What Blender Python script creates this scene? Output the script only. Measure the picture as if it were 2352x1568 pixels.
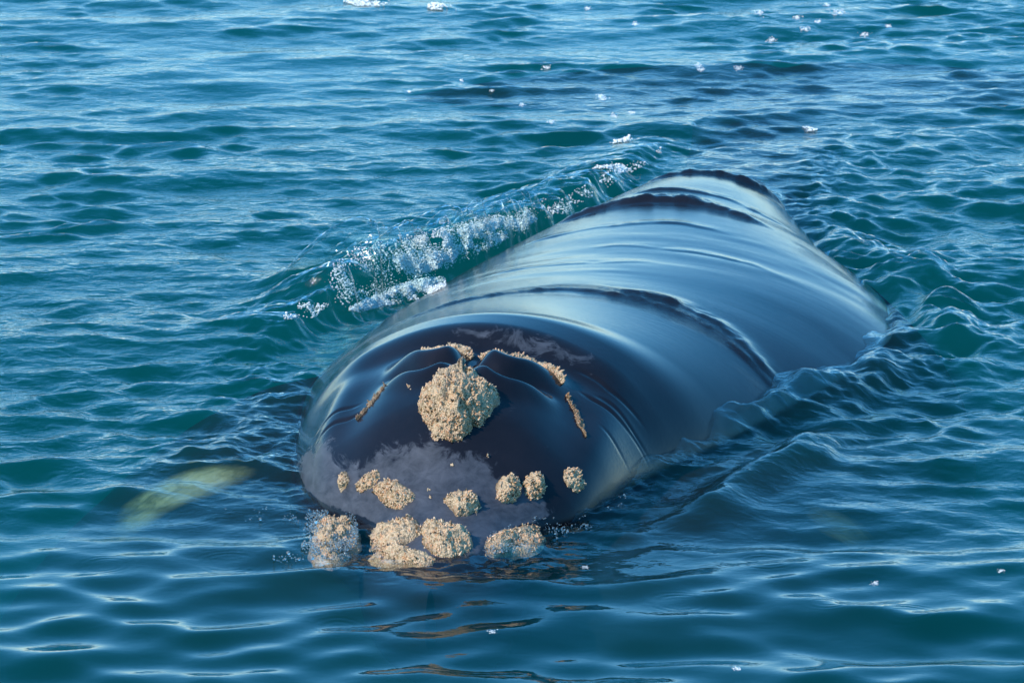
import bpy, math
import numpy as np

# ---------------------------------------------------------------- camera, sky, sun
sc = bpy.context.scene
for o in list(bpy.data.objects):
    bpy.data.objects.remove(o)
CAM_H, PITCH, HFOV = 6.4, 13.35, 14.8
cam_d = bpy.data.cameras.new('camera')
cam = bpy.data.objects.new('camera', cam_d)
sc.collection.objects.link(cam)
cam.location = (0, 0, CAM_H)
cam.rotation_euler = (math.radians(90 - PITCH), 0, 0)
cam_d.sensor_width = 36
cam_d.angle = math.radians(HFOV)
cam_d.clip_end = 6000
cam_d.dof.use_dof = True
cam_d.dof.focus_distance = 23.4
cam_d.dof.aperture_fstop = 8.0
sc.camera = cam

SUN_AZ, SUN_EL = 234.0, 40.0          # compass degrees clockwise from +Y
world = bpy.data.worlds.new('World')
sc.world = world
world.use_nodes = True
wn = world.node_tree.nodes
sky = wn.new('ShaderNodeTexSky')
sky.sky_type = 'NISHITA'
sky.sun_disc = False
sky.sun_elevation = math.radians(SUN_EL)
sky.sun_rotation = math.radians(SUN_AZ)
sky.air_density = 1.0
sky.dust_density = 0.0
sky.ozone_density = 6.0
sky.altitude = 1500
bg = wn['Background']
bg.inputs['Strength'].default_value = 0.15
tint = wn.new('ShaderNodeMix'); tint.data_type = 'RGBA'; tint.blend_type = 'MULTIPLY'
tint.inputs[0].default_value = 1.0; tint.inputs[7].default_value = (0.88, 1.01, 1.02, 1)
gam = wn.new('ShaderNodeGamma'); gam.inputs['Gamma'].default_value = 0.5
hsv = wn.new('ShaderNodeHueSaturation'); hsv.inputs['Saturation'].default_value = 1.8; hsv.inputs['Value'].default_value = 3.0
world.node_tree.links.new(sky.outputs[0], gam.inputs[0])
world.node_tree.links.new(gam.outputs[0], hsv.inputs['Color'])
world.node_tree.links.new(hsv.outputs[0], tint.inputs[6])
world.node_tree.links.new(tint.outputs[2], bg.inputs['Color'])

sun_d = bpy.data.lights.new('sun', 'SUN')
sun_d.energy = 3.2
sun_d.angle = math.radians(0.53)
sun_d.color = (1.0, 0.93, 0.82)
sun = bpy.data.objects.new('sun', sun_d)
sc.collection.objects.link(sun)
a, e = math.radians(SUN_AZ), math.radians(SUN_EL)
sdir = np.array([math.sin(a) * math.cos(e), math.cos(a) * math.cos(e), math.sin(e)])
from mathutils import Vector
sun.rotation_euler = Vector(sdir).to_track_quat('Z', 'Y').to_euler()
sun.location = (-20, 0, 20)

vs = sc.view_settings
vs.view_transform = 'Standard'
vs.look = 'None'
vs.exposure = 0.75
vs.gamma = 1.0
sc.cycles.max_bounces = 4
sc.cycles.glossy_bounces = 2
sc.cycles.diffuse_bounces = 1
sc.cycles.transparent_max_bounces = 10
sc.cycles.volume_bounces = 1
sc.cycles.caustics_reflective = False
sc.cycles.caustics_refractive = False
sc.cycles.use_denoising = True
sc.cycles.sample_clamp_indirect = 6.0

rng = np.random.default_rng(11)

# ---------------------------------------------------------------- maths helpers
F_PX = 1176 / math.tan(math.radians(HFOV / 2))     # focal length, 2352 px wide frame
def ray(px, py):
    """direction of a photograph pixel (2352 x 1568 frame)"""
    px, py = np.asarray(px, float), np.asarray(py, float)
    x, y = (px - 1176) / F_PX, -(py - 784) / F_PX
    c, s = math.cos(math.radians(PITCH)), math.sin(math.radians(PITCH))
    return np.stack([x, c + y * s, -s + y * c], -1)
def on_plane(px, py, z=0.0):
    d = ray(px, py)
    t = (z - CAM_H) / d[..., 2]
    return d[..., 0] * t, d[..., 1] * t

def _hash(i, j, k):
    h = (i * 374761393 + j * 668265263 + k * 2147483647 * 3) & 0xffffffff
    h = ((h ^ (h >> 13)) * 1274126177) & 0xffffffff
    h = ((h ^ (h >> 16)) * 2246822519) & 0xffffffff
    return ((h ^ (h >> 15)) & 0xffff) / 65535.0
def noise2(x, y, seed=0):
    x, y = np.asarray(x, float), np.asarray(y, float)
    xi, yi = np.floor(x).astype(np.int64), np.floor(y).astype(np.int64)
    fx, fy = x - xi, y - yi
    fx, fy = fx * fx * fx * (fx * (fx * 6 - 15) + 10), fy * fy * fy * (fy * (fy * 6 - 15) + 10)
    a_, b_ = _hash(xi, yi, seed), _hash(xi + 1, yi, seed)
    c_, d_ = _hash(xi, yi + 1, seed), _hash(xi + 1, yi + 1, seed)
    return ((a_ * (1 - fx) + b_ * fx) * (1 - fy) + (c_ * (1 - fx) + d_ * fx) * fy) * 2 - 1
def fbm(x, y, octs=4, seed=0, gain=0.5):
    r, am = 0.0, 1.0
    for o in range(octs):
        r = r + am * noise2(x * 2 ** o + 17.3 * o, y * 2 ** o - 9.1 * o, seed + o)
        am *= gain
    return r
def sstep(a_, b_, x):
    t = np.clip((np.asarray(x, float) - a_) / (b_ - a_), 0, 1)
    return t * t * (3 - 2 * t)
def gauss(x, s):
    return np.exp(-(x / s) ** 2)
def smooth_interp(x, xs, ys):
    """monotone cubic interpolation (no overshoot)"""
    xs, ys = np.asarray(xs, float), np.asarray(ys, float)
    h = np.diff(xs); d = np.diff(ys) / h
    m = np.zeros_like(ys)
    m[0], m[-1] = d[0], d[-1]
    for i in range(1, len(xs) - 1):
        if d[i - 1] * d[i] > 0:
            w1, w2 = 2 * h[i] + h[i - 1], h[i] + 2 * h[i - 1]
            m[i] = (w1 + w2) / (w1 / d[i - 1] + w2 / d[i])
    x = np.clip(x, xs[0], xs[-1])
    i = np.clip(np.searchsorted(xs, x) - 1, 0, len(xs) - 2)
    t = (x - xs[i]) / h[i]
    t2, t3 = t * t, t * t * t
    return (2*t3-3*t2+1)*ys[i] + (t3-2*t2+t)*h[i]*m[i] + (-2*t3+3*t2)*ys[i+1] + (t3-t2)*h[i]*m[i+1]

def mesh_obj(name, verts, faces, mat=None, parent=None, smooth=True, uv=None):
    """verts (n,3); faces (m,3) or (m,4) integer arrays"""
    me = bpy.data.meshes.new(name)
    verts = np.asarray(verts, np.float32)
    faces = np.asarray(faces, np.int32)
    k = faces.shape[1]
    me.vertices.add(len(verts)); me.vertices.foreach_set('co', verts.ravel())
    me.loops.add(faces.size); me.loops.foreach_set('vertex_index', faces.ravel())
    me.polygons.add(len(faces))
    me.polygons.foreach_set('loop_start', np.arange(0, faces.size, k, dtype=np.int32))
    if smooth:
        me.polygons.foreach_set('use_smooth', np.ones(len(faces), bool))
    if uv is not None:
        l = me.uv_layers.new(name='UVMap')
        l.data.foreach_set('uv', np.asarray(uv, np.float32)[faces.ravel()].ravel())
    me.update(); me.validate()
    if mat:
        me.materials.append(mat)
    o = bpy.data.objects.new(name, me)
    sc.collection.objects.link(o)
    if parent:
        o.parent = parent
    return o
def grid_faces(nr, nc, wrap=False):
    r = np.arange(nr - 1)[:, None]
    c = np.arange(nc if wrap else nc - 1)[None, :]
    c2 = (c + 1) % nc
    return np.stack([r * nc + c, r * nc + c2, (r + 1) * nc + c2, (r + 1) * nc + c], -1).reshape(-1, 4)

# ---------------------------------------------------------------- materials
def new_mat(name):
    m = bpy.data.materials.new(name); m.use_nodes = True
    return m, m.node_tree.nodes, m.node_tree.links, m.node_tree.nodes['Principled BSDF']
def ramp(nodes, stops):
    r = nodes.new('ShaderNodeValToRGB')
    els = r.color_ramp.elements
    while len(els) > 1:
        els.remove(els[-1])
    els[0].position, els[0].color = stops[0][0], (*stops[0][1], 1)
    for p, c in stops[1:]:
        q = els.new(p); q.color = (*c, 1)
    return r
def tex_noise(nodes, scale, detail=4, rough=0.55, dist=0.0):
    n = nodes.new('ShaderNodeTexNoise')
    n.inputs['Scale'].default_value = scale; n.inputs['Detail'].default_value = detail
    n.inputs['Roughness'].default_value = rough; n.inputs['Distortion'].default_value = dist
    return n

def water_material():
    m, N, L, p = new_mat('sea_water')
    N.remove(p)
    out = N['Material Output']
    tc = N.new('ShaderNodeTexCoord')
    n1 = tex_noise(N, 9.0, 3, 0.55, 0.4)
    mp = N.new('ShaderNodeMapping'); mp.inputs['Scale'].default_value = (0.75, 1.0, 1.0)
    L.new(tc.outputs['Object'], mp.inputs[0]); L.new(mp.outputs[0], n1.inputs['Vector'])
    att = N.new('ShaderNodeAttribute'); att.attribute_name = 'chop'
    bump = N.new('ShaderNodeBump'); bump.inputs['Distance'].default_value = 0.02
    L.new(att.outputs['Fac'], bump.inputs['Strength']); L.new(n1.outputs['Fac'], bump.inputs['Height'])
    # Schlick reflectance, alike from above and below (light enters unbent)
    geo = N.new('ShaderNodeNewGeometry')
    dot = N.new('ShaderNodeVectorMath'); dot.operation = 'DOT_PRODUCT'
    L.new(bump.outputs[0], dot.inputs[0]); L.new(geo.outputs['Incoming'], dot.inputs[1])
    ab = N.new('ShaderNodeMath'); ab.operation = 'ABSOLUTE'; L.new(dot.outputs['Value'], ab.inputs[0])
    om = N.new('ShaderNodeMath'); om.operation = 'SUBTRACT'; om.use_clamp = True; om.inputs[0].default_value = 1.0; L.new(ab.outputs[0], om.inputs[1])
    pw = N.new('ShaderNodeMath'); pw.operation = 'POWER'; L.new(om.outputs[0], pw.inputs[0]); pw.inputs[1].default_value = 5.0
    fr = N.new('ShaderNodeMath'); fr.operation = 'MULTIPLY_ADD'; fr.use_clamp = True
    L.new(pw.outputs[0], fr.inputs[0]); fr.inputs[1].default_value = 0.98; fr.inputs[2].default_value = 0.02
    gl = N.new('ShaderNodeBsdfGlossy'); gl.inputs['Roughness'].default_value = 0.03
    L.new(bump.outputs[0], gl.inputs['Normal'])
    tr = N.new('ShaderNodeBsdfTransparent')
    mix = N.new('ShaderNodeMixShader')
    L.new(fr.outputs[0], mix.inputs[0]); L.new(tr.outputs[0], mix.inputs[1]); L.new(gl.outputs[0], mix.inputs[2])
    L.new(mix.outputs[0], out.inputs['Surface'])
    vsn = N.new('ShaderNodeVolumeScatter')
    vsn.inputs['Color'].default_value = (0.02, 0.72, 0.62, 1); vsn.inputs['Density'].default_value = 0.075
    vsn.inputs['Anisotropy'].default_value = 0.2
    vab = N.new('ShaderNodeVolumeAbsorption')
    vab.inputs['Color'].default_value = (0.35, 0.76, 0.75, 1); vab.inputs['Density'].default_value = 0.95
    add = N.new('ShaderNodeAddShader')
    L.new(vsn.outputs[0], add.inputs[0]); L.new(vab.outputs[0], add.inputs[1])
    L.new(add.outputs[0], out.inputs['Volume'])
    return m

def skin_material():
    m, N, L, p = new_mat('wet_black_skin')
    tc = N.new('ShaderNodeTexCoord')
    uv = N.new('ShaderNodeUVMap'); uv.uv_map = 'UVMap'
    # colour: near-black with faint brown-purple mottling
    n0 = tex_noise(N, 1.7, 5, 0.6); L.new(tc.outputs['Object'], n0.inputs['Vector'])
    r0 = ramp(N, [(0.3, (0.005, 0.005, 0.007)), (0.7, (0.013, 0.011, 0.014))])
    L.new(n0.outputs['Fac'], r0.inputs[0]); L.new(r0.outputs[0], p.inputs['Base Color'])
    # drained skin is rougher; its pale grey also paints in sky sheen
    att = N.new('ShaderNodeAttribute'); att.attribute_name = 'dry_sheen'
    n1 = tex_noise(N, 5.0, 8, 0.7, 0.6)
    mp = N.new('ShaderNodeMapping'); mp.inputs['Scale'].default_value = (1, 0.8, 1.6)
    L.new(tc.outputs['Object'], mp.inputs[0]); L.new(mp.outputs[0], n1.inputs['Vector'])
    ad = N.new('ShaderNodeMath'); ad.operation = 'ADD'; L.new(att.outputs['Fac'], ad.inputs[0])
    sb = N.new('ShaderNodeMath'); sb.operation = 'SUBTRACT'; L.new(n1.outputs['Fac'], sb.inputs[0]); sb.inputs[1].default_value = 0.5
    ml = N.new('ShaderNodeMath'); ml.operation = 'MULTIPLY'; L.new(sb.outputs[0], ml.inputs[0]); ml.inputs[1].default_value = 2.3
    L.new(ml.outputs[0], ad.inputs[1])
    r1 = ramp(N, [(0.40, (0, 0, 0)), (0.64, (1, 1, 1))]); L.new(ad.outputs[0], r1.inputs[0])
    rr = N.new('ShaderNodeMapRange'); rr.inputs['To Min'].default_value = 0.14; rr.inputs['To Max'].default_value = 0.42
    L.new(r1.outputs[0], rr.inputs['Value']); L.new(rr.outputs[0], p.inputs['Roughness'])
    p.inputs['IOR'].default_value = 1.33
    wl = N.new('ShaderNodeAttribute'); wl.attribute_name = 'above'      # no gloss where skin lies under water
    L.new(wl.outputs['Fac'], p.inputs['Specular IOR Level'])
    mc = N.new('ShaderNodeMix'); mc.data_type = 'RGBA'
    L.new(r1.outputs[0], mc.inputs[0]); L.new(r0.outputs[0], mc.inputs[6]); 
    nd = tex_noise(N, 9, 6, 0.7, 0.5); L.new(mp.outputs[0], nd.inputs['Vector'])
    rd = ramp(N, [(0.3, (0.024, 0.026, 0.032)), (0.7, (0.072, 0.074, 0.086))]); L.new(nd.outputs['Fac'], rd.inputs[0]); L.new(rd.outputs[0], mc.inputs[7])
    L.new(mc.outputs[2], p.inputs['Base Color'])
    # streaks of water running down across the body (u = along, v = around)
    ms = N.new('ShaderNodeMapping'); ms.inputs['Scale'].default_value = (34, 2.2, 1)
    L.new(uv.outputs[0], ms.inputs[0])
    n2 = tex_noise(N, 1.0, 5, 0.6, 0.25); L.new(ms.outputs[0], n2.inputs['Vector'])
    n3 = tex_noise(N, 36.0, 4, 0.6); L.new(tc.outputs['Object'], n3.inputs['Vector'])
    a2 = N.new('ShaderNodeAttribute'); a2.attribute_name = 'streak'
    b1 = N.new('ShaderNodeBump'); b1.inputs['Distance'].default_value = 0.02
    L.new(a2.outputs['Fac'], b1.inputs['Strength']); L.new(n2.outputs['Fac'], b1.inputs['Height'])
    b2 = N.new('ShaderNodeBump'); b2.inputs['Distance'].default_value = 0.012
    a3 = N.new('ShaderNodeAttribute'); a3.attribute_name = 'ruffle'; L.new(a3.outputs['Fac'], b2.inputs['Strength'])
    L.new(n3.outputs['Fac'], b2.inputs['Height']); L.new(b1.outputs[0], b2.inputs['Normal'])
    L.new(b2.outputs[0], p.inputs['Normal'])
    return m

def callosity_material():
    m, N, L, p = new_mat('callosity_crust')
    tc = N.new('ShaderNodeTexCoord')
    n = tex_noise(N, 22, 6, 0.7); L.new(tc.outputs['Object'], n.inputs['Vector'])
    r = ramp(N, [(0.30, (0.05, 0.04, 0.025)), (0.42, (0.28, 0.19, 0.10)), (0.52, (0.48, 0.34, 0.20)), (0.62, (0.50, 0.26, 0.12)), (0.75, (0.54, 0.41, 0.27))])
    L.new(n.outputs['Fac'], r.inputs[0])
    v = N.new('ShaderNodeTexVoronoi'); v.inputs['Scale'].default_value = 75
    L.new(tc.outputs['Object'], v.inputs['Vector'])
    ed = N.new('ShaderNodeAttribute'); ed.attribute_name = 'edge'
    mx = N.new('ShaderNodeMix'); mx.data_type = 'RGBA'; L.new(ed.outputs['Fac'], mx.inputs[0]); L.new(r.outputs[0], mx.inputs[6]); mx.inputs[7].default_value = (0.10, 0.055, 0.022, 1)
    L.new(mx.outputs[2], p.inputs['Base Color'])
    b = N.new('ShaderNodeBump'); b.inputs['Strength'].default_value = 0.8; b.inputs['Distance'].default_value = 0.01
    L.new(v.outputs['Distance'], b.inputs['Height']); L.new(b.outputs[0], p.inputs['Normal'])
    p.inputs['Roughness'].default_value = 0.45
    return m
def barnacle_material():
    m, N, L, p = new_mat('barnacle_bits')
    g = N.new('ShaderNodeNewGeometry'); tc = N.new('ShaderNodeTexCoord')
    n = tex_noise(N, 16, 5, 0.7); L.new(tc.outputs['Object'], n.inputs['Vector'])
    k = N.new('ShaderNodeMath'); k.operation = 'MULTIPLY_ADD'; k.inputs[1].default_value = 0.42
    mr = N.new('ShaderNodeMapRange'); mr.inputs['From Min'].default_value = 0.3; mr.inputs['From Max'].default_value = 0.7; mr.inputs['To Min'].default_value = 0.22; mr.inputs['To Max'].default_value = 0.72
    L.new(n.outputs['Fac'], mr.inputs['Value'])
    L.new(g.outputs['Random Per Island'], k.inputs[0]); L.new(mr.outputs[0], k.inputs[2])
    r = ramp(N, [(0.42, (0.03, 0.022, 0.012)), (0.52, (0.26, 0.14, 0.05)), (0.60, (0.50, 0.33, 0.18)), (0.68, (0.55, 0.39, 0.24)), (0.80, (0.52, 0.23, 0.10)), (0.90, (0.56, 0.42, 0.28)), (1.0, (0.55, 0.36, 0.22))])
    L.new(k.outputs[0], r.inputs[0]); L.new(r.outputs[0], p.inputs['Base Color'])
    p.inputs['Roughness'].default_value = 0.35
    return m
def foam_material():
    m, N, L, p = new_mat('white_foam')
    p.inputs['Base Color'].default_value = (0.86, 0.85, 0.80, 1)
    p.inputs['Roughness'].default_value = 0.12
    p.inputs['IOR'].default_value = 1.34
    p.inputs['Subsurface Weight'].default_value = 0.0
    return m
def droplet_material():
    m, N, L, p = new_mat('clear_droplet')
    p.inputs['Base Color'].default_value = (0.9, 1, 1, 1)
    p.inputs['Roughness'].default_value = 0.05
    p.inputs['IOR'].default_value = 1.33
    p.inputs['Transmission Weight'].default_value = 0.9
    return m
def jaw_material():
    """dark skin lying under water, with pale crusted patches"""
    m, N, L, p = new_mat('submerged_skin')
    tc = N.new('ShaderNodeTexCoord')
    n = tex_noise(N, 5, 6, 0.7, 0.8); L.new(tc.outputs['Object'], n.inputs['Vector'])
    at = N.new('ShaderNodeAttribute'); at.attribute_name = 'pale'
    k = N.new('ShaderNodeMath'); k.operation = 'MULTIPLY'; L.new(at.outputs['Fac'], k.inputs[0]); L.new(n.outputs['Fac'], k.inputs[1])
    r = ramp(N, [(0.10, (0.010, 0.009, 0.011)), (0.32, (0.12, 0.095, 0.045)), (0.65, (0.42, 0.33, 0.17))])
    L.new(k.outputs[0], r.inputs[0]); L.new(r.outputs[0], p.inputs['Base Color']); p.inputs['Specular IOR Level'].default_value = 0.0
    return m
M_JAW = jaw_material()
M_BARN_DARK = barnacle_material()  # darkened copy, paints shade into the right-hand crust
M_BARN_DARK.name = 'dark_barnacle_bits'
for n_ in M_BARN_DARK.node_tree.nodes:
    if n_.type == 'VALTORGB':
        for e_ in n_.color_ramp.elements:
            e_.color = (e_.color[0] * 0.45, e_.color[1] * 0.42, e_.color[2] * 0.38, 1)
M_WATER, M_SKIN, M_CALL, M_BARN, M_FOAM, M_DROP = water_material(), skin_material(), callosity_material(), barnacle_material(), foam_material(), droplet_material()

# ---------------------------------------------------------------- the whale's shape
# s = metres behind the snout tip along the axis, u = metres to the side (+ = picture right)
TIP = np.array([-0.44, 21.45])
AX = np.array([0.172, 0.985]); AX /= np.linalg.norm(AX)
SIDE = np.array([AX[1], -AX[0]])
def to_su(x, y):
    dx, dy = x - TIP[0], y - TIP[1]
    return dx * AX[0] + dy * AX[1], dx * SIDE[0] + dy * SIDE[1]
def to_xy(s, u):
    return TIP[0] + s * AX[0] + u * SIDE[0], TIP[1] + s * AX[1] + u * SIDE[1]
S_T  = [-0.12, 0.0, 0.3, 0.6, 0.9, 1.15, 1.4, 1.7, 2.0, 2.3, 2.6, 2.8, 3.3, 4.2, 5.5, 7.0, 8.5, 9.6, 10.3, 11.0, 11.7, 12.5, 13.5, 15.0, 17.3]
Z_T  = [-0.10, 0.00, 0.07, 0.13, 0.25, 0.42, 0.58, 0.68, 0.72, 0.75, 0.82, 0.82, 0.73, 0.63, 0.54, 0.47, 0.42, 0.37, 0.31, 0.17, 0.03, -0.05, -0.09, -0.11, -0.12]
S_W  = [-0.12, 0.0, 0.35, 0.7, 0.95, 1.2, 1.6, 2.2, 3.0, 4.0, 5.0, 6.0, 7.0, 8.0, 8.8, 9.8, 10.8, 12.0, 13.5, 15.5, 17.3]
W_T  = [0.02, 0.22, 0.32, 0.40, 0.60, 0.80, 0.96, 1.12, 1.35, 1.58, 1.73, 1.78, 1.68, 1.45, 1.18, 0.88, 0.62, 0.48, 0.46, 0.46, 0.5]
S_C  = [-0.12, 0.0, 0.6, 1.1, 2.2, 3.0, 4.0, 5.0, 6.0, 7.0, 8.0, 8.8, 10.5, 13.0, 17.3]
C_T  = [0.0, 0.0, -0.06, -0.16, -0.20, -0.12, -0.03, 0.12, 0.25, 0.30, 0.27, 0.20, 0.20, 0.30, 0.05]
def body_params(s):
    zt = smooth_interp(s, S_T, Z_T)
    w = smooth_interp(s, S_W, W_T)
    c = smooth_interp(s, S_C, C_T)
    zc = np.where(s < 0.9, np.minimum(-0.15, zt - 0.3), -0.15 - 0.2 * sstep(0.9, 2.2, s) - 0.75 * sstep(3.0, 5.0, s) * (1 - sstep(9.0, 11.0, s))) - 0.22 * sstep(10.5, 13, s) + 0.1 * sstep(13, 17, s)
    H = zt - zc
    k = np.sqrt(np.clip(1 - (np.clip(-zc, 0, None) / H) ** 2, 0.40, 1))
    W = w / k
    return zt, W, c, zc, H
def features(s, u):
    """relief on the upper side: blowholes, head folds, ridges of running water"""
    f = 0.0
    ub = u
    u = u + 0.15
    au = np.abs(u)
    # the two blowhole lips, arched like eyebrows
    ridge_s = 2.02 + 0.22 * np.clip(au - 0.2, 0, 1) ** 1.0 - 0.10 * gauss(au - 0.25, 0.15)
    env = sstep(0.02, 0.16, au) * (1 - sstep(0.32, 0.60, au))
    f = f + 0.085 * env * gauss(s - ridge_s, 0.12)
    f = f - 0.05 * env * gauss(s - (ridge_s - 0.16), 0.06)
    f = f + 0.06 * env * gauss(s - (ridge_s - 0.29), 0.09)
    f = f - 0.07 * gauss(u, 0.06) * gauss(s - 2.0, 0.25)
    # hollow behind the blowholes before the neck
    f = f - 0.05 * gauss(s - 2.3, 0.14) * gauss(u, 0.6)
    # rostrum ridge and troughs beside it
    f = f + 0.10 * gauss(u, 0.26) * gauss(s - 1.35, 0.5)
    f = f - 0.05 * gauss(au - 0.62, 0.16) * gauss(s - 1.75, 0.45)
    f = f + 0.035 * gauss(au - 0.85, 0.12) * gauss(s - 1.8, 0.7)
    for k_, (s0_, u0_, u1_, dp) in enumerate(((2.16, 0.62, 1.12, 0.016), (2.24, 0.70, 1.15, 0.012), (2.36, 0.55, 1.05, 0.010), (1.95, 0.78, 1.05, 0.010), (1.62, -0.95, -0.55, 0.012), (1.75, -1.0, -0.62, 0.010))):
        line = s0_ + 0.10 * (u - u0_) + 0.025 * noise2(u * 6, u * 0 + k_, 90 + k_)
        f = f - dp * gauss(s - line, 0.016) * sstep(u0_, u0_ + 0.12, u) * (1 - sstep(u1_ - 0.15, u1_, u))
    u = ub
    # ridges of running water across the back
    def water_ridge(s0, bow, hgt, wid, u0, u1, seed):
        sr = s0 + bow * u * u + 0.05 * fbm(u * 2.2, u * 0 + seed, 3, seed)
        d = s - sr
        e_ = sstep(u0, u0 + 0.35, u) * (1 - sstep(u1 - 0.5, u1, u))
        a_ = hgt * e_ * (0.75 + 0.5 * noise2(u * 3.1, u * 0 + seed, seed) + 0.28 * fbm(u * 11, s * 13, 3, seed + 30))
        return a_ * np.where(d < 0, gauss(d, wid * 0.45), gauss(d, wid * 1.6))
    f = f + water_ridge(4.55, -0.20, 0.022, 0.08, -1.6, 1.7, 3)
    f = f + water_ridge(4.72, -0.22, 0.036, 0.09, 0.05, 1.75, 4)
    f = f + water_ridge(8.55, -0.32, 0.05, 0.12, -0.75, 1.1, 5)
    f = f + water_ridge(9.15, -0.30, 0.018, 0.07, -0.3, 1.3, 8)
    f = f + water_ridge(5.9, -0.10, 0.008, 0.06, -0.9, 0.5, 9)
    f = f + water_ridge(6.6, -0.16, 0.008, 0.07, -0.2, 1.4, 10)
    f = f + water_ridge(7.6, -0.22, 0.010, 0.08, -0.9, 0.9, 11)
    f = f + water_ridge(10.35, 0.05, 0.05, 0.11, -0.4, 1.4, 6) + 0.03 * fbm(s * 3.2, u * 2.2, 3, 83) * sstep(10.3, 10.9, s)
    # swells of the film
    f = f + 0.0042 * fbm(s * 2.1, u * 0.9 + 0.3 * s, 3, 21) * sstep(4.6, 5.6, s) * (1 - 0.6 * sstep(8.2, 9.0, s)) * np.clip(0.7 + 0.9 * noise2(s * 0.9, u * 0.9, 23), 0.1, 1.4)
    return f
def body_z(x, y):
    """height of the whale's upper side (very low where there is no whale)"""
    s, u = to_su(x, y)
    zt, W, c, zc, H = body_params(s)
    q = 1 - ((u - c) / np.maximum(W, 1e-3)) ** 2
    z = zc + H * np.sqrt(np.clip(q, 0, 1)) + features(s, u) * np.clip(q * 3, 0, 1)
    return np.where((q > 0) & (s > -0.12) & (s < 17.3), z, -9.0)
RX, RY = np.arange(-3.4, 6.0, 0.02), np.arange(21.0, 40.5, 0.02)
RASTER = body_z(*np.meshgrid(RX, RY))
def body_zr(x, y):
    """the same from a raster, for quick marching"""
    i = np.clip(((x - RX[0]) / 0.02).astype(int), 0, len(RX) - 2); j = np.clip(((y - RY[0]) / 0.02).astype(int), 0, len(RY) - 2)
    fx = np.clip((x - RX[i]) / 0.02, 0, 1); fy = np.clip((y - RY[j]) / 0.02, 0, 1)
    z = (RASTER[j, i] * (1 - fx) + RASTER[j, i + 1] * fx) * (1 - fy) + (RASTER[j + 1, i] * (1 - fx) + RASTER[j + 1, i + 1] * fx) * fy
    return np.where((x > RX[0]) & (x < RX[-1]) & (y > RY[0]) & (y < RY[-1]), z, -9.0)
def hit(px, py, zfun, y0=19.0, y1=46.0, n=1400):
    """march photograph pixels to a surface z = zfun(x, y)"""
    d = ray(px, py)
    ts = np.linspace(y0, y1, n)
    res = np.full(d.shape[:-1] + (3,), np.nan)
    done = np.zeros(d.shape[:-1], bool)
    for t in ts:
        k = t / d[..., 1]
        X, Z = d[..., 0] * k, CAM_H + d[..., 2] * k
        below = (Z <= zfun(X, np.full_like(X, t))) & ~done
        if below.any():
            res[below] = np.stack([X, np.full_like(X, t), Z], -1)[below]
            done |= below
        if done.all():
            break
    return res

whale = bpy.data.objects.new('whale', None)
sc.collection.objects.link(whale)
whale.location = (float(TIP[0]), float(TIP[1]), 0)
whale['label'] = 'large dark whale with pale crusted callosities surfacing through the sea'
whale['category'] = 'whale'
def whale_part(name, v, f, mat, parent=None, uv=None, smooth=True):
    v = np.asarray(v, float) - np.array([TIP[0], TIP[1], 0])
    return mesh_obj(name, v, f, mat, parent or whale, smooth, uv)

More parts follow.
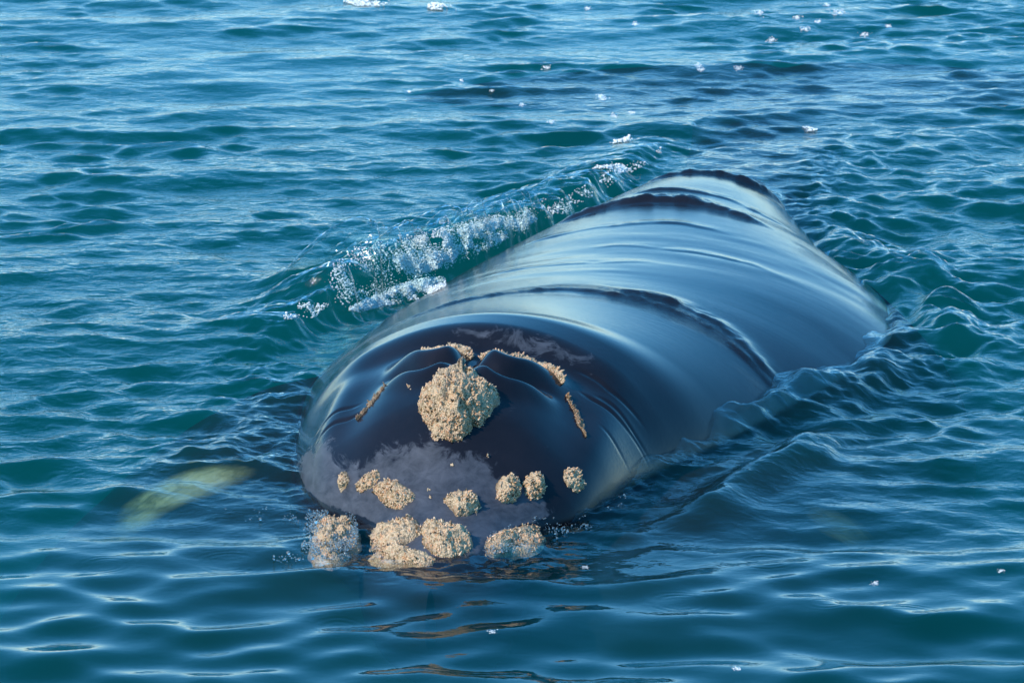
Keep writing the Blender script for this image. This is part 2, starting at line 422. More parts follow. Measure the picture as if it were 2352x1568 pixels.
def build_body():
    ns, na = 760, 300
    tt = np.linspace(0, 1, ns)
    s = -0.12 + 17.42 * (0.12 * tt ** 0.5 + 0.88 * tt ** 1.25) if False else None
    # stations: dense on the head
    dens = np.concatenate([np.linspace(0, 0.5, 60) ** 1.0, np.linspace(0.5, 3.2, 330)[1:], np.linspace(3.2, 12, 320)[1:], np.linspace(12, 17.42, 52)[1:]])
    s = dens - 0.12
    s[0] = -0.12
    ph = np.concatenate([np.linspace(0, math.pi, 230, endpoint=False), np.linspace(math.pi, 2 * math.pi, 50, endpoint=False)])
    S, PH = np.meshgrid(s, ph, indexing='ij')
    zt, W, c, zc, H = body_params(S)
    U = c + W * np.cos(PH)
    Hlo = smooth_interp(S, [-0.12, 0, 1.5, 5, 9, 13, 17.3], [0.05, 0.3, 1.2, 1.9, 1.6, 0.8, 0.2])
    sp = np.sin(PH)
    Z = zc + np.where(sp > 0, H * sp, Hlo * sp)
    Z = Z + np.where(sp > 0, features(S, U) * np.clip(3 * sp * sp, 0, 1), 0)
    X, Y = to_xy(S, U)
    v = np.stack([X, Y, Z], -1).reshape(-1, 3)
    uvc = np.stack([S, U * 0 + (PH - math.pi / 2) * 1.3], -1).reshape(-1, 2)
    f = grid_faces(len(s), len(ph), wrap=True)
    o = whale_part('body', v, f, M_SKIN, uv=uvc)
    me = o.data
    # drained patches, left flank paled for sky sheen, amount of running-water relief
    Zf, Sf, Uf = Z.ravel(), S.ravel(), U.ravel()
    dry_sheen = 0.95 * (1 - sstep(0.85, 1.2, Sf - 0.25 * np.clip(-Uf - 0.1, 0, 0.6) - 1.5 * np.clip(-Uf - 0.75, 0, 0.8)))
    dry_sheen = dry_sheen * sstep(0.0, 0.05, Zf)
    dry_sheen = np.maximum(dry_sheen, 0.62 * gauss(Sf - 2.45, 0.13) * gauss(Uf - 0.1, 0.5))
    at = me.attributes.new('dry_sheen', 'FLOAT', 'POINT'); at.data.foreach_set('value', dry_sheen.astype(np.float32))
    at = me.attributes.new('above', 'FLOAT', 'POINT'); at.data.foreach_set('value', (0.33 * sstep(-0.03, 0.01, Zf)).astype(np.float32))
    st = 0.015 + 0.05 * sstep(2.7, 4.4, Sf) * np.clip(0.55 + 0.9 * fbm(Sf * 0.7, Uf * 0.8, 3, 77), 0.1, 1.3)
    at = me.attributes.new('streak', 'FLOAT', 'POINT'); at.data.foreach_set('value', st.astype(np.float32))
    ruf = 0.05 + 0.06 * np.clip(fbm(Sf * 2, Uf * 2, 2, 95), 0, 1)
    for s0, bow, seed in ((4.55, -0.20, 3), (4.72, -0.22, 4), (8.55, -0.42, 5), (10.35, 0.05, 6)):
        d = Sf - (s0 + bow * Uf * Uf + 0.05 * fbm(Uf * 2.2, Uf * 0 + seed, 3, seed))
        ruf = ruf + 1.2 * np.where(d < 0, gauss(d, 0.25), gauss(d, 0.06)) * np.clip(0.3 + fbm(Sf * 3, Uf * 2, 3, 90 + seed), 0, 1)
    ruf = ruf + 0.5 * sstep(10.2, 11.2, Sf)
    at = me.attributes.new('ruffle', 'FLOAT', 'POINT'); at.data.foreach_set('value', np.clip(ruf, 0, 1).astype(np.float32))
    return o
body = build_body()

def build_flukes():
    """the tail flukes lying just under the surface"""
    n, m_ = 90, 26
    t = np.linspace(-1, 1, n)
    lead = 15.9 + 1.3 * np.abs(t) ** 1.3 + 0.7 * t
    chord = 3.2 * (1 - np.abs(t) ** 1.8) ** 0.8 + 0.05
    chord = chord - 0.35 * gauss(t, 0.05)
    w = np.linspace(0, 1, m_)
    top = []
    for sgn in (1, -1):
        S = lead[:, None] + chord[:, None] * w[None, :]
        U = np.broadcast_to((t * 3.5)[:, None], S.shape)
        th = 0.09 * (1 - 0.75 * np.abs(t))[:, None] * np.sqrt(np.clip(w * (1 - w) * 4, 0, 1))[None, :]
        Z = -0.22 - 0.03 * np.abs(t)[:, None] + sgn * th
        X, Y = to_xy(S, U)
        top.append(np.stack([X, Y, Z], -1).reshape(-1, 3))
    f = grid_faces(n, m_)
    v = np.concatenate(top)
    f = np.concatenate([f, f[:, ::-1] + n * m_])
    whale_part('tail_flukes', v, f, M_JAW)
build_flukes()

# ---------------------------------------------------------------- the sea surface
def wave_set(seed, n, lmin, lmax, main, spread, slope, power=0.0):
    r = np.random.default_rng(seed)
    lam = lmin * (lmax / lmin) ** ((np.arange(n) + r.random(n)) / n)
    ang = np.radians(main + spread * np.clip(r.normal(0, 1, n), -2.2, 2.2))
    k = 2 * math.pi / lam
    amp = slope * math.sqrt(2 / n) / k * (lam / lmax) ** power
    return np.stack([k * np.sin(ang), k * np.cos(ang), amp, r.random(n) * 6.283, lam], -1)
W_LONG = wave_set(1, 24, 0.9, 3.4, 176, 24, 0.05)
W_GLASS = wave_set(5, 34, 0.30, 1.1, 177, 24, 0.11)
W_MID = wave_set(2, 48, 0.24, 0.85, 178, 34, 0.145)
W_FINE = wave_set(3, 54, 0.09, 0.30, 180, 40, 0.055)

CREST_PX = [(560, 800, 0.02), (640, 742, 0.12), (735, 632, 0.28), (815, 556, 0.38), (930, 528, 0.37), (1090, 490, 0.33), (1240, 450, 0.22), (1380, 392, 0.13), (1480, 345, 0.07), (1580, 300, 0.02)]
_cr = []
for px, py, h in CREST_PX:
    x, y = on_plane(px, py, h)
    _cr.append((float(x), float(y), h))
CREST = np.array(_cr)
def polyline_dist(x, y, pts):
    """signed distance (+ = right of travel), parameter value of third column"""
    best = np.full(np.shape(x), 1e9); sd = np.zeros(np.shape(x)); hv = np.zeros(np.shape(x)); al = np.zeros(np.shape(x))
    acc = 0.0
    for i in range(len(pts) - 1):
        a_, b_ = pts[i], pts[i + 1]
        dx, dy = b_[0] - a_[0], b_[1] - a_[1]
        L_ = math.hypot(dx, dy)
        t = np.clip(((x - a_[0]) * dx + (y - a_[1]) * dy) / L_ ** 2, 0, 1)
        ex, ey = x - (a_[0] + t * dx), y - (a_[1] + t * dy)
        d = np.hypot(ex, ey)
        m_ = d < best
        best = np.where(m_, d, best)
        sd = np.where(m_, np.where(ex * dy - ey * dx > 0, d, -d), sd)
        hv = np.where(m_, a_[2] + t * (b_[2] - a_[2]), hv)
        al = np.where(m_, acc + t * L_, al)
        acc += L_
    return sd, hv, al
RINGS = [(2030, 1115, 0.10), (1760, 1290, 0.16), (1330, 1302, 0.07), (240, 1297, 0.13), (1580, 1235, 0.06), (1560, 1390, 0.14), (2090, 1420, 0.16), (420, 1180, 0.2), (2200, 1100, 0.1), (1900, 1395, 0.09), (520, 1290, 0.17), (780, 1440, 0.12)]
def sea(x, y, dx=None):
    """height and sideways shift of the sea surface"""
    s, u = to_su(x, y)
    zt, W, c, zc, H = body_params(s)
    rel = np.abs(u - c) - np.maximum(W, 0.05)            # metres outside the whale's widest line
    rel = np.where(s < 0, np.hypot(np.minimum(s, 0), np.maximum(np.abs(u) - 0.2, 0)), rel)
    near = (s > -0.5) & (s < 13)
    patch = 0.85 + 0.45 * fbm(x * 0.28, y * 0.16, 2, 40)
    fg = sstep(20.6, 24.5, y + 0.15 * u)                   # calmer in the foreground
    right = sstep(0.2, 1.4, u - c) * sstep(1.0, 4.0, s) * (1 - sstep(13, 16, s))
    g_long = 0.75 + 0.35 * fg
    g_glass = 1.0 - 0.8 * fg
    g_mid = (0.34 + 0.70 * fg) * np.clip(patch, 0.35, 1.5)
    g_fine = (0.05 + 0.75 * fg) * np.clip(patch + 0.25 * right, 0.2, 1.6)
    spots = 0.45 + 1.5 * np.clip(fbm(x * 1.1, y * 0.75, 2, 44) + 0.1, 0, 1.2)
    g_mid = g_mid * (1 - fg + fg * spots); g_fine = g_fine * (0.6 + 0.4 * spots)
    calm_left = gauss((x + 3.0) / 1.6, 1) * gauss((y - 25.0) / 2.2, 1)
    g_fine = g_fine * (1 - 0.55 * calm_left); g_mid = g_mid * (1 - 0.5 * calm_left)
    z = np.zeros(np.shape(x)); ox = np.zeros(np.shape(x)); oy = np.zeros(np.shape(x))
    for ws, g, chop in ((W_LONG, g_long, 0.5), (W_GLASS, g_glass, 0.6), (W_MID, g_mid, 0.75), (W_FINE, g_fine, 0.6)):
        for kx, ky, am, p0, lam in ws:
            if True:
                ph = kx * x + ky * y + p0
                k = math.hypot(kx, ky)
                A = am * g
                if dx is not None:
                    A = A * (1 - sstep(0.25, 0.5, dx / lam))
                cs = np.cos(ph)
                z += A * cs
                sn = np.sin(ph) * A * chop
                ox -= kx / k * sn; oy -= ky / k * sn
    # damp shift close to the whale so the waterline stays put
    # wake ripples along the right flank
    d_r = u - c - W * 0.93
    m_r = right * np.exp(-np.clip(d_r, 0, 9) / 1.3) * (d_r > -0.6)
    z += m_r * (0.02 + 0.016 * np.sin(d_r * 15 + 4.2 * fbm(x * 1.3, y * 1.3, 2, 50)) + 0.045 * fbm(x * 2.2, y * 2.6, 3, 51))
    z += 0.05 * sstep(10.6, 11.4, s) * (1 - sstep(13, 14.5, s)) * gauss(u - c, 0.9)
    z += right * gauss(d_r + 0.12, 0.30) * (0.06 + 0.06 * fbm(x * 2.5, y * 2.0, 3, 57))
    z += 0.09 * gauss((s - 4.1) / 0.8, 1) * gauss((u - 1.55) / 0.35, 1)
    # left flank: thin rough water dragged over the submerged side
    m_l = gauss((u + 1.75) / 0.55, 1) * sstep(1.0, 2.0, s) * (1 - sstep(4.0, 5.0, s))
    z += m_l * (0.05 + 0.022 * fbm(x * 5, y * 5, 3, 52))
    # swell pushed up in front of the snout, trough beside it
    z += 0.05 * gauss((s + 0.42) / 0.22, 1) * gauss((u + 0.1) / 1.2, 1)
    z += 0.045 * gauss((s - 0.35) / 0.45, 1) * gauss((u + 0.1) / 0.9, 1)
    lap = np.exp(-np.clip(np.abs(rel), 0, 3) / 0.22) * near
    z += lap * 0.022 * fbm(x * 7, y * 7, 3, 64)
    # a low wave trailing off the right side of the head
    z += 0.10 * gauss((u - 1.55 - 0.33 * (s - 2) + 0.1 * fbm(s * 1.5, s * 0, 2, 58)) / 0.17, 1) * sstep(0.8, 1.6, s) * (1 - sstep(2.8, 4.0, s))
    # the breaking bow wave on the left flank
    sd, hv, al = polyline_dist(x, y, CREST)
    sd = sd + 0.07 * fbm(al * 2.3, al * 0 + 2, 3, 62)
    rag = 1 + 0.34 * fbm(al * 3.4, al * 0 + 5, 4, 60, 0.6)
    prof = np.where(sd > 0, gauss(sd, 0.15) - 0.22 * gauss(sd - 0.36, 0.16), gauss(sd, 0.42))
    zb = hv * rag * prof
    zb = zb + hv * 0.16 * np.where((sd > -0.1) & (sd < 0.4), 1, 0) * sstep(-0.1, 0.0, sd) * (1 - sstep(0.25, 0.4, sd)) * noise2(al * 16 + sd * 3, sd * 1.5, 61)
    z += zb + hv * prof * 0.11 * fbm(x * 8, y * 8, 3, 66)
    push = 0.16 * hv / 0.29 * gauss(sd, 0.2)
    for px, py, R in RINGS:
        cx, cy = on_plane(px, py)
        d = np.hypot(x - cx, y - cy)
        z += 0.0016 * np.cos((d - R) * 6.283 / 0.045) * gauss(d - R, 0.05)
    damp = 1 - 0.8 * gauss(np.clip(rel, -0.3, None), 0.35) * near
    chop_amt = np.clip(0.10 + 0.75 * fg * patch + 0.4 * m_l + 0.25 * m_r, 0.03, 0.9)
    return z, ox * damp + push * 0.9, oy * damp - push * 0.35, chop_amt

def axis_samples(lo, hi, fine, far, grow=1.28):
    """coordinates: fine inside lo..hi, growing outwards to +-far"""
    inner = [lo]
    while inner[-1] < hi:
        inner.append(inner[-1] + fine(inner[-1]))
    out = []
    step, p = fine(hi), inner[-1]
    while p < far:
        step *= grow; p += step; out.append(p)
    pre = []
    step, p = fine(lo), lo
    while p > -far:
        step *= grow; p -= step; pre.append(p)
    return np.array(pre[::-1] + inner + out)
XS = axis_samples(-5.9, 5.9, lambda v: 0.0185, 3000)
YS = axis_samples(18.6, 46.0, lambda v: 0.0125 * (v / 20) ** 2, 3000)
GX, GY = np.meshgrid(XS, YS)
step_x = np.gradient(XS)[None, :]; step_y = np.gradient(YS)[:, None]
DX = np.maximum(step_x, step_y)
def build_sea():
    z, ox, oy, chop = sea(GX, GY, DX)
    v = np.stack([GX + ox, GY + oy, z], -1).reshape(-1, 3)
    nr, nc = GX.shape
    f = grid_faces(nr, nc)
    # close the body of water below: a skirt and a bottom
    edge = np.concatenate([np.arange(nc), nc * np.arange(1, nr) + nc - 1, (nr - 1) * nc + np.arange(nc - 2, -1, -1), nc * np.arange(nr - 2, 0, -1)])
    n0 = len(v)
    low = v[edge].copy(); low[:, 2] = -12.0
    k = len(edge); i = np.arange(k); j = (i + 1) % k
    skirt = np.stack([edge[i], n0 + i, n0 + j, edge[j]], -1)
    cen = n0 + k
    v = np.concatenate([v, low, [[0, 0, -12.0]]])
    bot = np.stack([n0 + i, np.full(k, cen), np.full(k, cen), n0 + j], -1)
    tri = bot[:, [0, 1, 3]]
    allq = np.concatenate([f, skirt])
    me = bpy.data.meshes.new('sea')
    me.vertices.add(len(v)); me.vertices.foreach_set('co', v.astype(np.float32).ravel())
    li = np.concatenate([allq.ravel(), tri.ravel()]).astype(np.int32)
    me.loops.add(len(li)); me.loops.foreach_set('vertex_index', li)
    ls = np.concatenate([np.arange(len(allq)) * 4, allq.size + np.arange(len(tri)) * 3]).astype(np.int32)
    me.polygons.add(len(ls)); me.polygons.foreach_set('loop_start', ls)
    me.polygons.foreach_set('use_smooth', np.concatenate([np.ones(len(f), bool), np.zeros(k * 2, bool)]))
    me.update()
    at = me.attributes.new('chop', 'FLOAT', 'POINT')
    cv = np.zeros(len(v), np.float32); cv[:n0] = chop.ravel(); at.data.foreach_set('value', cv)
    me.materials.append(M_WATER)
    o = bpy.data.objects.new('sea', me); sc.collection.objects.link(o)
    o['kind'] = 'structure'
    return z
SEA_Z = build_sea()
def sea_z(x, y):
    """bilinear look-up in the built surface"""
    i = np.clip(np.searchsorted(XS, x) - 1, 0, len(XS) - 2); j = np.clip(np.searchsorted(YS, y) - 1, 0, len(YS) - 2)
    fx = (x - XS[i]) / (XS[i + 1] - XS[i]); fy = (y - YS[j]) / (YS[j + 1] - YS[j])
    return (SEA_Z[j, i] * (1 - fx) + SEA_Z[j, i + 1] * fx) * (1 - fy) + (SEA_Z[j + 1, i] * (1 - fx) + SEA_Z[j + 1, i + 1] * fx) * fy
def top_z(x, y):
    return np.maximum(sea_z(x, y), body_zr(x, y))

def build_seabed():
    m, N, L, p = new_mat('sea_floor')
    n = tex_noise(N, 0.3, 4); r = ramp(N, [(0.3, (0.10, 0.10, 0.07)), (0.7, (0.2, 0.19, 0.14))])
    L.new(n.outputs['Fac'], r.inputs[0]); L.new(r.outputs[0], p.inputs['Base Color']); p.inputs['Roughness'].default_value = 0.9
    q = 3200
    o = mesh_obj('seabed', [(-q, -q, -11), (q, -q, -11), (q, q, -11), (-q, q, -11)], [(0, 1, 2, 3)], m, smooth=False)
    o['kind'] = 'structure'
build_seabed()

# ---------------------------------------------------------------- callosities
def blob_bits(pos, nrm, size, seed, stretch=1.6):
    """tiny crooked cones (shells and lice) standing on a crust, joined"""
    r = np.random.default_rng(seed)
    n = len(pos)
    k = 5
    ang = np.linspace(0, 2 * math.pi, k, endpoint=False)
    ref = np.where(np.abs(nrm[:, 2:3]) > 0.9, [[1.0, 0, 0]], [[0, 0, 1.0]])
    t1 = np.cross(nrm, ref); t1 /= np.linalg.norm(t1, axis=1, keepdims=True)
    t2 = np.cross(nrm, t1)
    R = size * (0.45 + 1.3 * r.random(n) ** 2)
    hgt = R * stretch * (0.6 + 0.9 * r.random(n))
    lean = r.normal(0, 0.35, (n, 2))
    axis = nrm + lean[:, :1] * t1 + lean[:, 1:] * t2
    rings = []
    for lev, rad in ((-0.3, 1.0), (0.45, 0.85), (1.0, 0.35)):
        c = pos + axis * (hgt * lev)[:, None]
        jit = 0.75 + 0.5 * r.random((n, k))
        ring = c[:, None, :] + (R * rad)[:, None, None] * jit[..., None] * (np.cos(ang)[None, :, None] * t1[:, None, :] + np.sin(ang)[None, :, None] * t2[:, None, :])
        rings.append(ring)
    v = np.concatenate([x for x in np.stack(rings, 1).reshape(n, 3 * k, 3)], 0)
    base = []
    for lv in range(2):
        for q in range(k):
            q2 = (q + 1) % k
            base.append((lv * k + q, lv * k + q2, (lv + 1) * k + q2, (lv + 1) * k + q))
    base.append((2 * k, 2 * k + 1, 2 * k + 2, 2 * k + 3)); base.append((2 * k, 2 * k + 3, 2 * k + 4, 2 * k + 4))
    base = np.array(base[:-1])
    f = (base[None] + (np.arange(n) * 3 * k)[:, None, None]).reshape(-1, 4)
    return v, f
def body_normal(x, y, e_=0.02):
    gx = (body_z(x + e_, y) - body_z(x - e_, y)) / (2 * e_)
    gy = (body_z(x, y + e_) - body_z(x, y - e_)) / (2 * e_)
    gx, gy = np.clip(gx, -2.5, 2.5), np.clip(gy, -2.5, 2.5)
    n = np.stack([-gx, -gy, np.ones_like(gx)], -1)
    return n / np.linalg.norm(n, axis=-1, keepdims=True)
def callosity(S, U, hgt, seed, bits, bsize, label=None, lift=0.0, dark=0.0):
    """S, U (nr, na): polar patch on the whale in its own coordinates, row 0 = centre"""
    nr, na = S.shape
    X, Y = to_xy(S, U)
    Z = body_z(X, Y)
    N = np.where(Z[..., None] < -0.03, [0.0, -0.3, 0.95], body_normal(X, Y))
    Z = np.maximum(Z, -0.04)
    r = np.linspace(0, 1, nr)[:, None]
    prof = (1 - r ** 3.5)
    lump = 0.72 + 0.30 * 0.8 * fbm(S * 9 + seed, U * 9, 2, seed) + 0.16 * fbm(S * 34, U * 40, 2, seed + 9)
    h = hgt * prof * lump * (0.75 + 0.25 * (1 - r ** 2)) + 0.010 * fbm(S * 70, U * 70, 2, seed + 5) * (1 - r ** 6) - 0.02 * r ** 8 + lift
    P = np.stack([X, Y, Z], -1) + N * h[..., None]
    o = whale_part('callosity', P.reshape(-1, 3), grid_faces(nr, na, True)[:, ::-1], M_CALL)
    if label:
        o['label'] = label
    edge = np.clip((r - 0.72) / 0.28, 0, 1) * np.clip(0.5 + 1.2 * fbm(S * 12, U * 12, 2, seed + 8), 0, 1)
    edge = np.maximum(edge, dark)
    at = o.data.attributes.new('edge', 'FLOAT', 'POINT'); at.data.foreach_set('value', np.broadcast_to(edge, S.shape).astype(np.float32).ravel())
    # shells
    rg = np.random.default_rng(seed + 100)
    ri = np.sqrt(rg.random(bits)) * (nr - 1) * 0.97
    ai = rg.integers(0, na, bits)
    i0 = ri.astype(int); fr = (ri - i0)[:, None]
    keep = fbm(S[i0, ai] * 14, U[i0, ai] * 14, 2, seed + 3) + rg.normal(0, 0.3, bits) > -0.15
    i0, ai, fr = i0[keep], ai[keep], fr[keep]
    pos = P[i0, ai] * (1 - fr) + P[np.minimum(i0 + 1, nr - 1), ai] * fr
    nn = N[i0, ai] + 0.0
    v, f = blob_bits(pos, nn, bsize, seed + 200)
    b = whale_part('barnacle_crust', v, f, M_BARN_DARK if dark else M_BARN, parent=o, smooth=False)
    b['kind'] = 'stuff'
    return o
def patch_px(cx, cy, rx, ry, tilt=0, seed=0, rough=0.18, outline=None, nr=26, na=72):
    """polar patch whose outline is given in photograph pixels, laid on the whale"""
    th = np.linspace(0, 2 * math.pi, na, endpoint=False)
    if outline is None:
        rad = 1 + rough * fbm(np.cos(th) * 1.6 + seed, np.sin(th) * 1.6, 3, seed)
        ex, ey = rx * rad * np.cos(th), ry * rad * np.sin(th)
        t = math.radians(tilt)
        ex, ey = ex * math.cos(t) - ey * math.sin(t), ex * math.sin(t) + ey * math.cos(t)
    else:
        o_ = np.array(outline, float) - [cx, cy]
        oa = np.arctan2(o_[:, 1], o_[:, 0]); orr = np.hypot(o_[:, 0], o_[:, 1])
        od = np.argsort(oa); oa, orr = oa[od], orr[od]
        rr = np.interp(th, np.concatenate([oa - 2 * math.pi, oa, oa + 2 * math.pi]), np.tile(orr, 3))
        rr = rr * (1 + 0.07 * noise2(th * 6, th * 0, seed))
        ex, ey = rr * np.cos(th), rr * np.sin(th)
    p = hit(np.append(cx + ex, cx), np.append(cy + ey, cy), lambda x, y: np.maximum(body_zr(x, y), -0.03), 21.0, 26.5, 700)
    ok = ~np.isnan(p[:, 0])
    s, u = to_su(p[:, 0], p[:, 1])
    s0, u0 = s[-1], u[-1]
    s, u = np.where(ok, s, s0)[:-1], np.where(ok, u, u0)[:-1]
    r = np.linspace(0, 1, nr)[:, None]
    return s0 + (s - s0)[None] * r, u0 + (u - u0)[None] * r
def strip_su(pts, width, seed, nr=10, na=120):
    """long thin patch along a line in whale coordinates"""
    pts = np.array(pts, float)
    L_ = np.concatenate([[0], np.cumsum(np.hypot(*np.diff(pts, axis=0).T))])
    half = na // 2
    tt = np.linspace(0, L_[-1], half)
    cs, cu = np.interp(tt, L_, pts[:, 0]), np.interp(tt, L_, pts[:, 1])
    ds, du = np.gradient(cs), np.gradient(cu)
    ln = np.hypot(ds, du); ns_, nu_ = -du / ln, ds / ln
    taper = np.sqrt(np.clip(np.sin(np.pi * np.clip(tt / L_[-1], 0.02, 0.98)), 0.02, 1))
    w1 = width * taper * (0.8 + 0.5 * fbm(tt * 9, tt * 0, 3, seed)); w2 = width * taper * (0.8 + 0.5 * fbm(tt * 9, tt * 0 + 3, 3, seed + 1))
    es = np.concatenate([cs + ns_ * w1, (cs - ns_ * w2)[::-1]]); eu = np.concatenate([cu + nu_ * w1, (cu - nu_ * w2)[::-1]])
    ms = np.concatenate([cs, cs[::-1]]); mu = np.concatenate([cu, cu[::-1]])
    r = np.linspace(0, 1, nr)[:, None]
    return ms + (es - ms) * r, mu + (eu - mu) * r

BONNET = [(1005, 850), (1060, 848), (1110, 865), (1145, 895), (1152, 930), (1135, 955), (1090, 985), (1060, 1012), (1030, 1018), (985, 1008), (980, 980), (958, 955), (965, 910), (990, 880)]
S_, U_ = patch_px(1052, 930, 0, 0, outline=BONNET, seed=3, nr=44, na=120)
callosity(S_, U_, 0.15, 3, 3200, 0.0048, label='largest pale crusted callosity, in front of the blowholes')
SPOTS = [  # photograph pixels: x, y, rx, ry, tilt, height, shells
    (790, 1107, 13, 27, 12, 0.035, 90), (843, 1108, 38, 17, -42, 0.04, 150), (907, 1137, 47, 36, 10, 0.07, 420),
    (1062, 1156, 46, 33, 18, 0.07, 380), (1168, 1123, 32, 37, -8, 0.07, 300), (1228, 1119, 28, 34, -8, 0.06, 240),
    (1318, 1104, 24, 32, -20, 0.03, 140), (908, 1232, 68, 32, -28, 0.09, 520), (1022, 1242, 64, 40, 8, 0.10, 620),
    (925, 1284, 78, 20, 3, 0.09, 420), (770, 1240, 62, 58, -35, 0.13, 420), (1180, 1243, 78, 34, -18, 0.07, 520),
]
for i, (cx, cy, rx, ry, tl, hg, nb) in enumerate(SPOTS):
    S_, U_ = patch_px(cx, cy, rx, ry, tl, seed=20 + i * 7)
    callosity(S_, U_, hg, 20 + i * 7, int(nb * 1.5), 0.0046)
# thin crusts behind the blowholes and along the sides of the head
for i, (pts, wd, hg, nb) in enumerate([
    ([(2.24, -0.36), (2.20, -0.2), (2.14, -0.03)], 0.05, 0.05, 200),
    ([(2.14, 0.03), (2.20, 0.16), (2.24, 0.34), (2.20, 0.46), (2.10, 0.54)], 0.045, 0.045, 280),
    ([(2.04, 0.58), (1.90, 0.66), (1.72, 0.75)], 0.034, 0.014, 170),
    ([(1.80, -0.50), (1.70, -0.56), (1.56, -0.63)], 0.025, 0.015, 80)]):
    S_, U_ = strip_su([(a_, b_ - 0.15) for a_, b_ in pts], wd, 70 + i * 5)
    callosity(S_, U_, hg, 70 + i * 5, nb, 0.0055, dark=0.75 if i >= 2 else 0.0)  # side crusts darkened; on the right this paints the head ridge's shade

# ---------------------------------------------------------------- lower jaw under water
JS0, JU0, JL, JW = 3.6, -0.12, 3.2, 2.9
def jaw_z(s, u):
    r2 = np.abs((s - JS0) / JL) ** 3 + np.abs((u - JU0) / JW) ** 3
    r2 = r2 + 0.04 * fbm(s * 0.8, u * 0.8, 3, 33)
    return -0.06 - 0.75 * np.clip(r2, 0, 4) ** 1.4
def build_jaw():
    nr, na = 90, 260
    r = np.linspace(0, 1, nr)[:, None]; th = np.linspace(0, 2 * math.pi, na, endpoint=False)[None]
    S, U = JS0 + 1.4 * JL * r * np.cos(th), JU0 + 1.4 * JW * r * np.sin(th)
    X, Y = to_xy(S, U)
    top = np.stack([X, Y, jaw_z(S, U)], -1).reshape(-1, 3)
    low = np.stack([X, Y, -5.6 - 0.5 * np.sqrt(np.clip(1 - r ** 2, 0, 1)) * np.ones_like(th)], -1).reshape(-1, 3)
    f = grid_faces(nr, na, True)
    whale_part('lower_jaw', np.concatenate([top, low]), np.concatenate([f, f[:, ::-1] + len(top)]), M_JAW)
    pale = np.zeros(S.shape)
    for s0, u0, rs, ru, am in ((2.25, -2.05, 0.30, 0.42, 1.0), (1.95, -2.35, 0.18, 0.26, 0.9), (2.45, 2.25, 0.25, 0.40, 0.6)):
        pale = np.maximum(pale, am * gauss(((S - s0) / rs) ** 2 + ((U - u0) / ru) ** 2, 1.0))
    pale = pale * sstep(-0.55, -0.35, jaw_z(S, U))
    at = bpy.data.objects['lower_jaw'].data.attributes.new('pale', 'FLOAT', 'POINT')
    at.data.foreach_set('value', np.concatenate([pale.ravel(), 0 * pale.ravel()]).astype(np.float32))
build_jaw()
# ---------------------------------------------------------------- foam and spray
def ico():
    t = (1 + 5 ** 0.5) / 2
    v = np.array([(-1,t,0),(1,t,0),(-1,-t,0),(1,-t,0),(0,-1,t),(0,1,t),(0,-1,-t),(0,1,-t),(t,0,-1),(t,0,1),(-t,0,-1),(-t,0,1)], float)
    f = np.array([(0,11,5),(0,5,1),(0,1,7),(0,7,10),(0,10,11),(1,5,9),(5,11,4),(11,10,2),(10,7,6),(7,1,8),(3,9,4),(3,4,2),(3,2,6),(3,6,8),(3,8,9),(4,9,5),(2,4,11),(6,2,10),(8,6,7),(9,8,1)])
    return v / np.linalg.norm(v[0]), f
def balls(name, pos, rad, mat, label, flat=1.0):
    v0, f0 = ico()
    n = len(pos)
    sc3 = np.stack([rad, rad, rad * flat], -1)
    v = pos[:, None, :] + v0[None] * sc3[:, None, :]
    f = f0[None] + (np.arange(n) * 12)[:, None, None]
    o = mesh_obj(name, v.reshape(-1, 3), f.reshape(-1, 3), mat)
    o['kind'] = 'stuff'; o['label'] = label; o['category'] = name.replace('_', ' ')
    return o
def in_poly(px, py, poly):
    poly = np.array(poly, float); c = np.zeros(len(px), bool)
    for (x1, y1), (x2, y2) in zip(poly, np.roll(poly, -1, 0)):
        m_ = ((y1 > py) != (y2 > py)) & (px < (x2 - x1) * (py - y1) / (y2 - y1 + 1e-9) + x1)
        c ^= m_
    return c
def scatter(poly, n, seed, thr=-0.2, fx=0.03, fy=0.05):
    """photograph pixels inside a polygon, clumped"""
    r = np.random.default_rng(seed)
    p = np.array(poly, float)
    px = r.uniform(p[:, 0].min(), p[:, 0].max(), n * 6); py = r.uniform(p[:, 1].min(), p[:, 1].max(), n * 6)
    k = in_poly(px, py, poly) & (fbm(px * fx, py * fy, 3, seed) + r.normal(0, 0.25, n * 6) > thr)
    return px[k][:n], py[k][:n]
def foam(poly, n, seed, r0, thr=-0.2, up=0.0, mat=None):
    px, py = scatter(poly, n, seed, thr)
    p = hit(px, py, top_z, 20.5, 46, 1300)
    p = p[~np.isnan(p[:, 0])]
    r = np.random.default_rng(seed + 1)
    rad = r0 * np.exp(r.normal(0, 0.45, len(p)))
    p[:, 2] += rad * 0.6 + 0.006 + up * r.random(len(p)) ** 2
    return p, rad
BOW = [(745, 650), (800, 585), (870, 555), (960, 545), (1100, 508), (1260, 470), (1300, 480), (1200, 545), (1080, 602), (960, 655), (860, 690), (770, 700)]
BOW_CORE = [(900, 600), (960, 555), (1080, 525), (1230, 488), (1250, 500), (1150, 560), (1050, 605), (950, 640)]
LIP = [(800, 715), (880, 675), (960, 650), (1022, 645), (1025, 660), (965, 688), (880, 708), (825, 720)]
EDGE = [(1250, 490), (1350, 420), (1480, 365), (1560, 320), (1500, 370), (1400, 430), (1290, 500)]
P, Rr = [], []
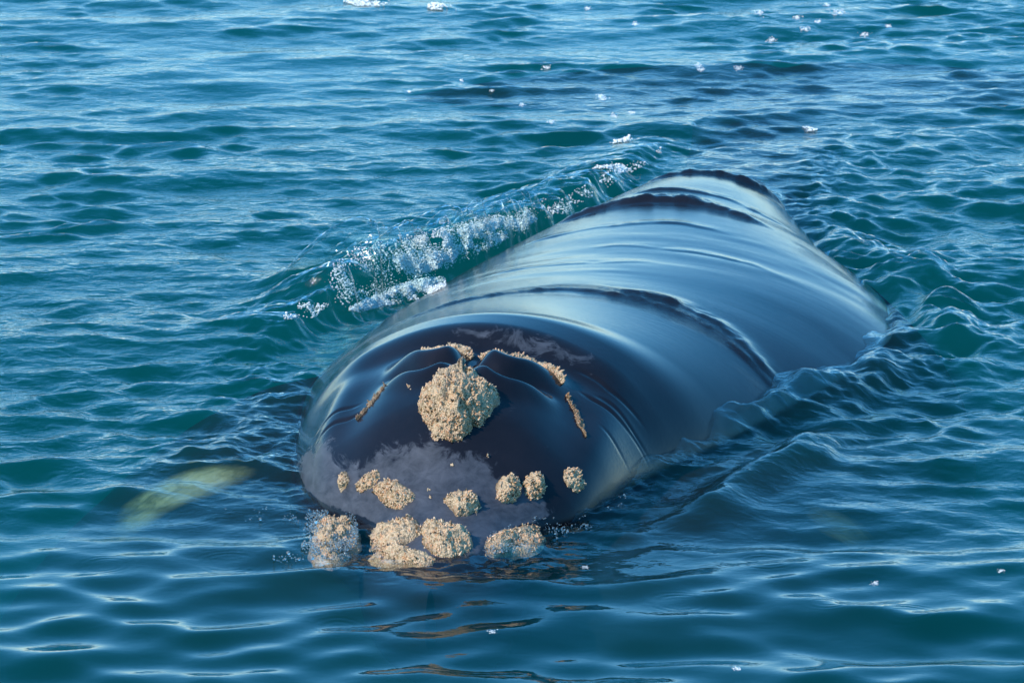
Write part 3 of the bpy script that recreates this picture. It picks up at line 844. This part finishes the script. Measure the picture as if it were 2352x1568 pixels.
for args in ((BOW, 2600, 301, 0.0030, 0.15, 0.06), (BOW_CORE, 15000, 302, 0.0027, 0.12, 0.06), (LIP, 11000, 303, 0.0026, 0.0, 0.03), (EDGE, 700, 304, 0.0042, -0.1, 0.02),
             ([(650, 735), (690, 705), (760, 700), (720, 735)], 320, 305, 0.0035, 0.0, 0.03),
             ([(1395, 332), (1440, 318), (1510, 318), (1500, 335), (1440, 345)], 600, 306, 0.0042, 0.0, 0.01),
             ([(1340, 405), (1370, 385), (1430, 380), (1450, 395), (1380, 412)], 500, 307, 0.0042, 0.0, 0.01),
             ([(1810, 300), (1850, 293), (1880, 300), (1840, 308)], 130, 308, 0.004, 0.0, 0.0),
             ([(785, 5), (830, -4), (900, 4), (880, 16), (820, 16)], 420, 309, 0.0055, 0.1, 0.0),
             ([(960, 14), (1000, 8), (1060, 18), (1050, 26), (990, 24)], 220, 310, 0.0055, 0.1, 0.0)):
    p, r_ = foam(*args)
    P.append(p); Rr.append(r_)
r = np.random.default_rng(77)
for i in range(130):
    q = r.random()
    x0 = 745 + 330 * q + r.normal(0, 12); y0 = np.interp(x0, [740, 800, 870, 960, 1100], [640, 580, 560, 555, 515]) + r.normal(6, 10)
    ln = r.uniform(0.35, 1.0) * (1 - 0.55 * q)
    if noise2(x0 * 0.03, 0.5, 9) < -0.3:
        continue
    t = np.sort(r.random(int(26 * ln) + 6))
    px = x0 + (38 + 25 * t) * t * ln + r.normal(0, 1.0, len(t)); py = y0 + 105 * ln * t ** 0.9 + r.normal(0, 1.0, len(t))
    p = hit(px, py, top_z, 25, 34, 500)
    p = p[~np.isnan(p[:, 0])]
    P.append(p); Rr.append(0.0036 * np.exp(r.normal(0, 0.35, len(p))))
balls('foam', np.concatenate(P), np.concatenate(Rr), M_FOAM, 'white foam of the wave breaking along the whale\'s flank')
P, Rr = [], []
for args in (([(705, 1185), (760, 1172), (815, 1190), (825, 1240), (800, 1285), (720, 1290), (690, 1270)], 1500, 320, 0.0038, -0.1, 0.03),
             ([(1105, 1275), (1120, 1235), (1200, 1195), (1280, 1190), (1260, 1230), (1180, 1270)], 400, 321, 0.003, 0.1, 0.02),
             ([(1250, 1215), (1340, 1190), (1440, 1130), (1450, 1150), (1360, 1215), (1280, 1240)], 160, 322, 0.003, 0.0, 0.02),
             ([(620, 1285), (680, 1275), (700, 1290), (640, 1295)], 40, 323, 0.003, -0.2, 0.02),
             ([(500, 1165), (680, 1170), (690, 1210), (560, 1200)], 60, 324, 0.003, -0.1, 0.02)):
    p, r_ = foam(*args)
    P.append(p); Rr.append(r_)
balls('bubbles', np.concatenate(P), np.concatenate(Rr), M_DROP, 'clear bubbles and froth washing round the snout')
# flecks of foam drifting behind
FLECKS = [(1255, 156, 10), (1605, 151, 11), (1697, 157, 11), (1746, 30, 12), (1850, 66, 13), (1925, 28, 17), (1832, 40, 10), (1772, 92, 12), (1985, 80, 12), (1380, 220, 11), (1384, 226, 14), (1266, 280, 9), (1200, 240, 7), (1060, 185, 5), (940, 210, 5), (1410, 265, 8), (1450, 258, 8), (1130, 208, 6), (1350, 20, 9), (1460, 55, 9), (2040, 60, 8), (1880, 50, 9), (1900, 12, 9), (1610, 160, 9), (2010, 1338, 10), (1130, 1450, 10), (1692, 1535, 12), (1345, 1302, 8), (2300, 1310, 9)]
P, Rr = [], []
for i, (px, py, sz) in enumerate(FLECKS):
    r = np.random.default_rng(500 + i)
    n = int(sz * 5)
    p = hit(px + r.normal(0, sz * 0.45, n), py + r.normal(0, sz * 0.22, n), top_z, 18.9, 46, 1300)
    p = p[~np.isnan(p[:, 0])]
    P.append(p); Rr.append(np.full(len(p), 0.0042) * p[:, 1] / 35 * np.exp(r.normal(0, 0.3, len(p))))
balls('foam_flecks', np.concatenate(P), np.concatenate(Rr), M_FOAM, 'small flecks of foam drifting on the sea', 0.6)

# lone barnacles on the bare skin of the head
for i, (cx, cy, rr) in enumerate(((1032, 790, 6), (941, 890, 5), (985, 1126, 5), (988, 1142, 4), (1038, 1068, 5), (1120, 1048, 3))):
    S_, U_ = patch_px(cx, cy, rr, rr, 0, seed=300 + i, nr=5, na=14)
    callosity(S_, U_, 0.012, 300 + i, 5, 0.004)
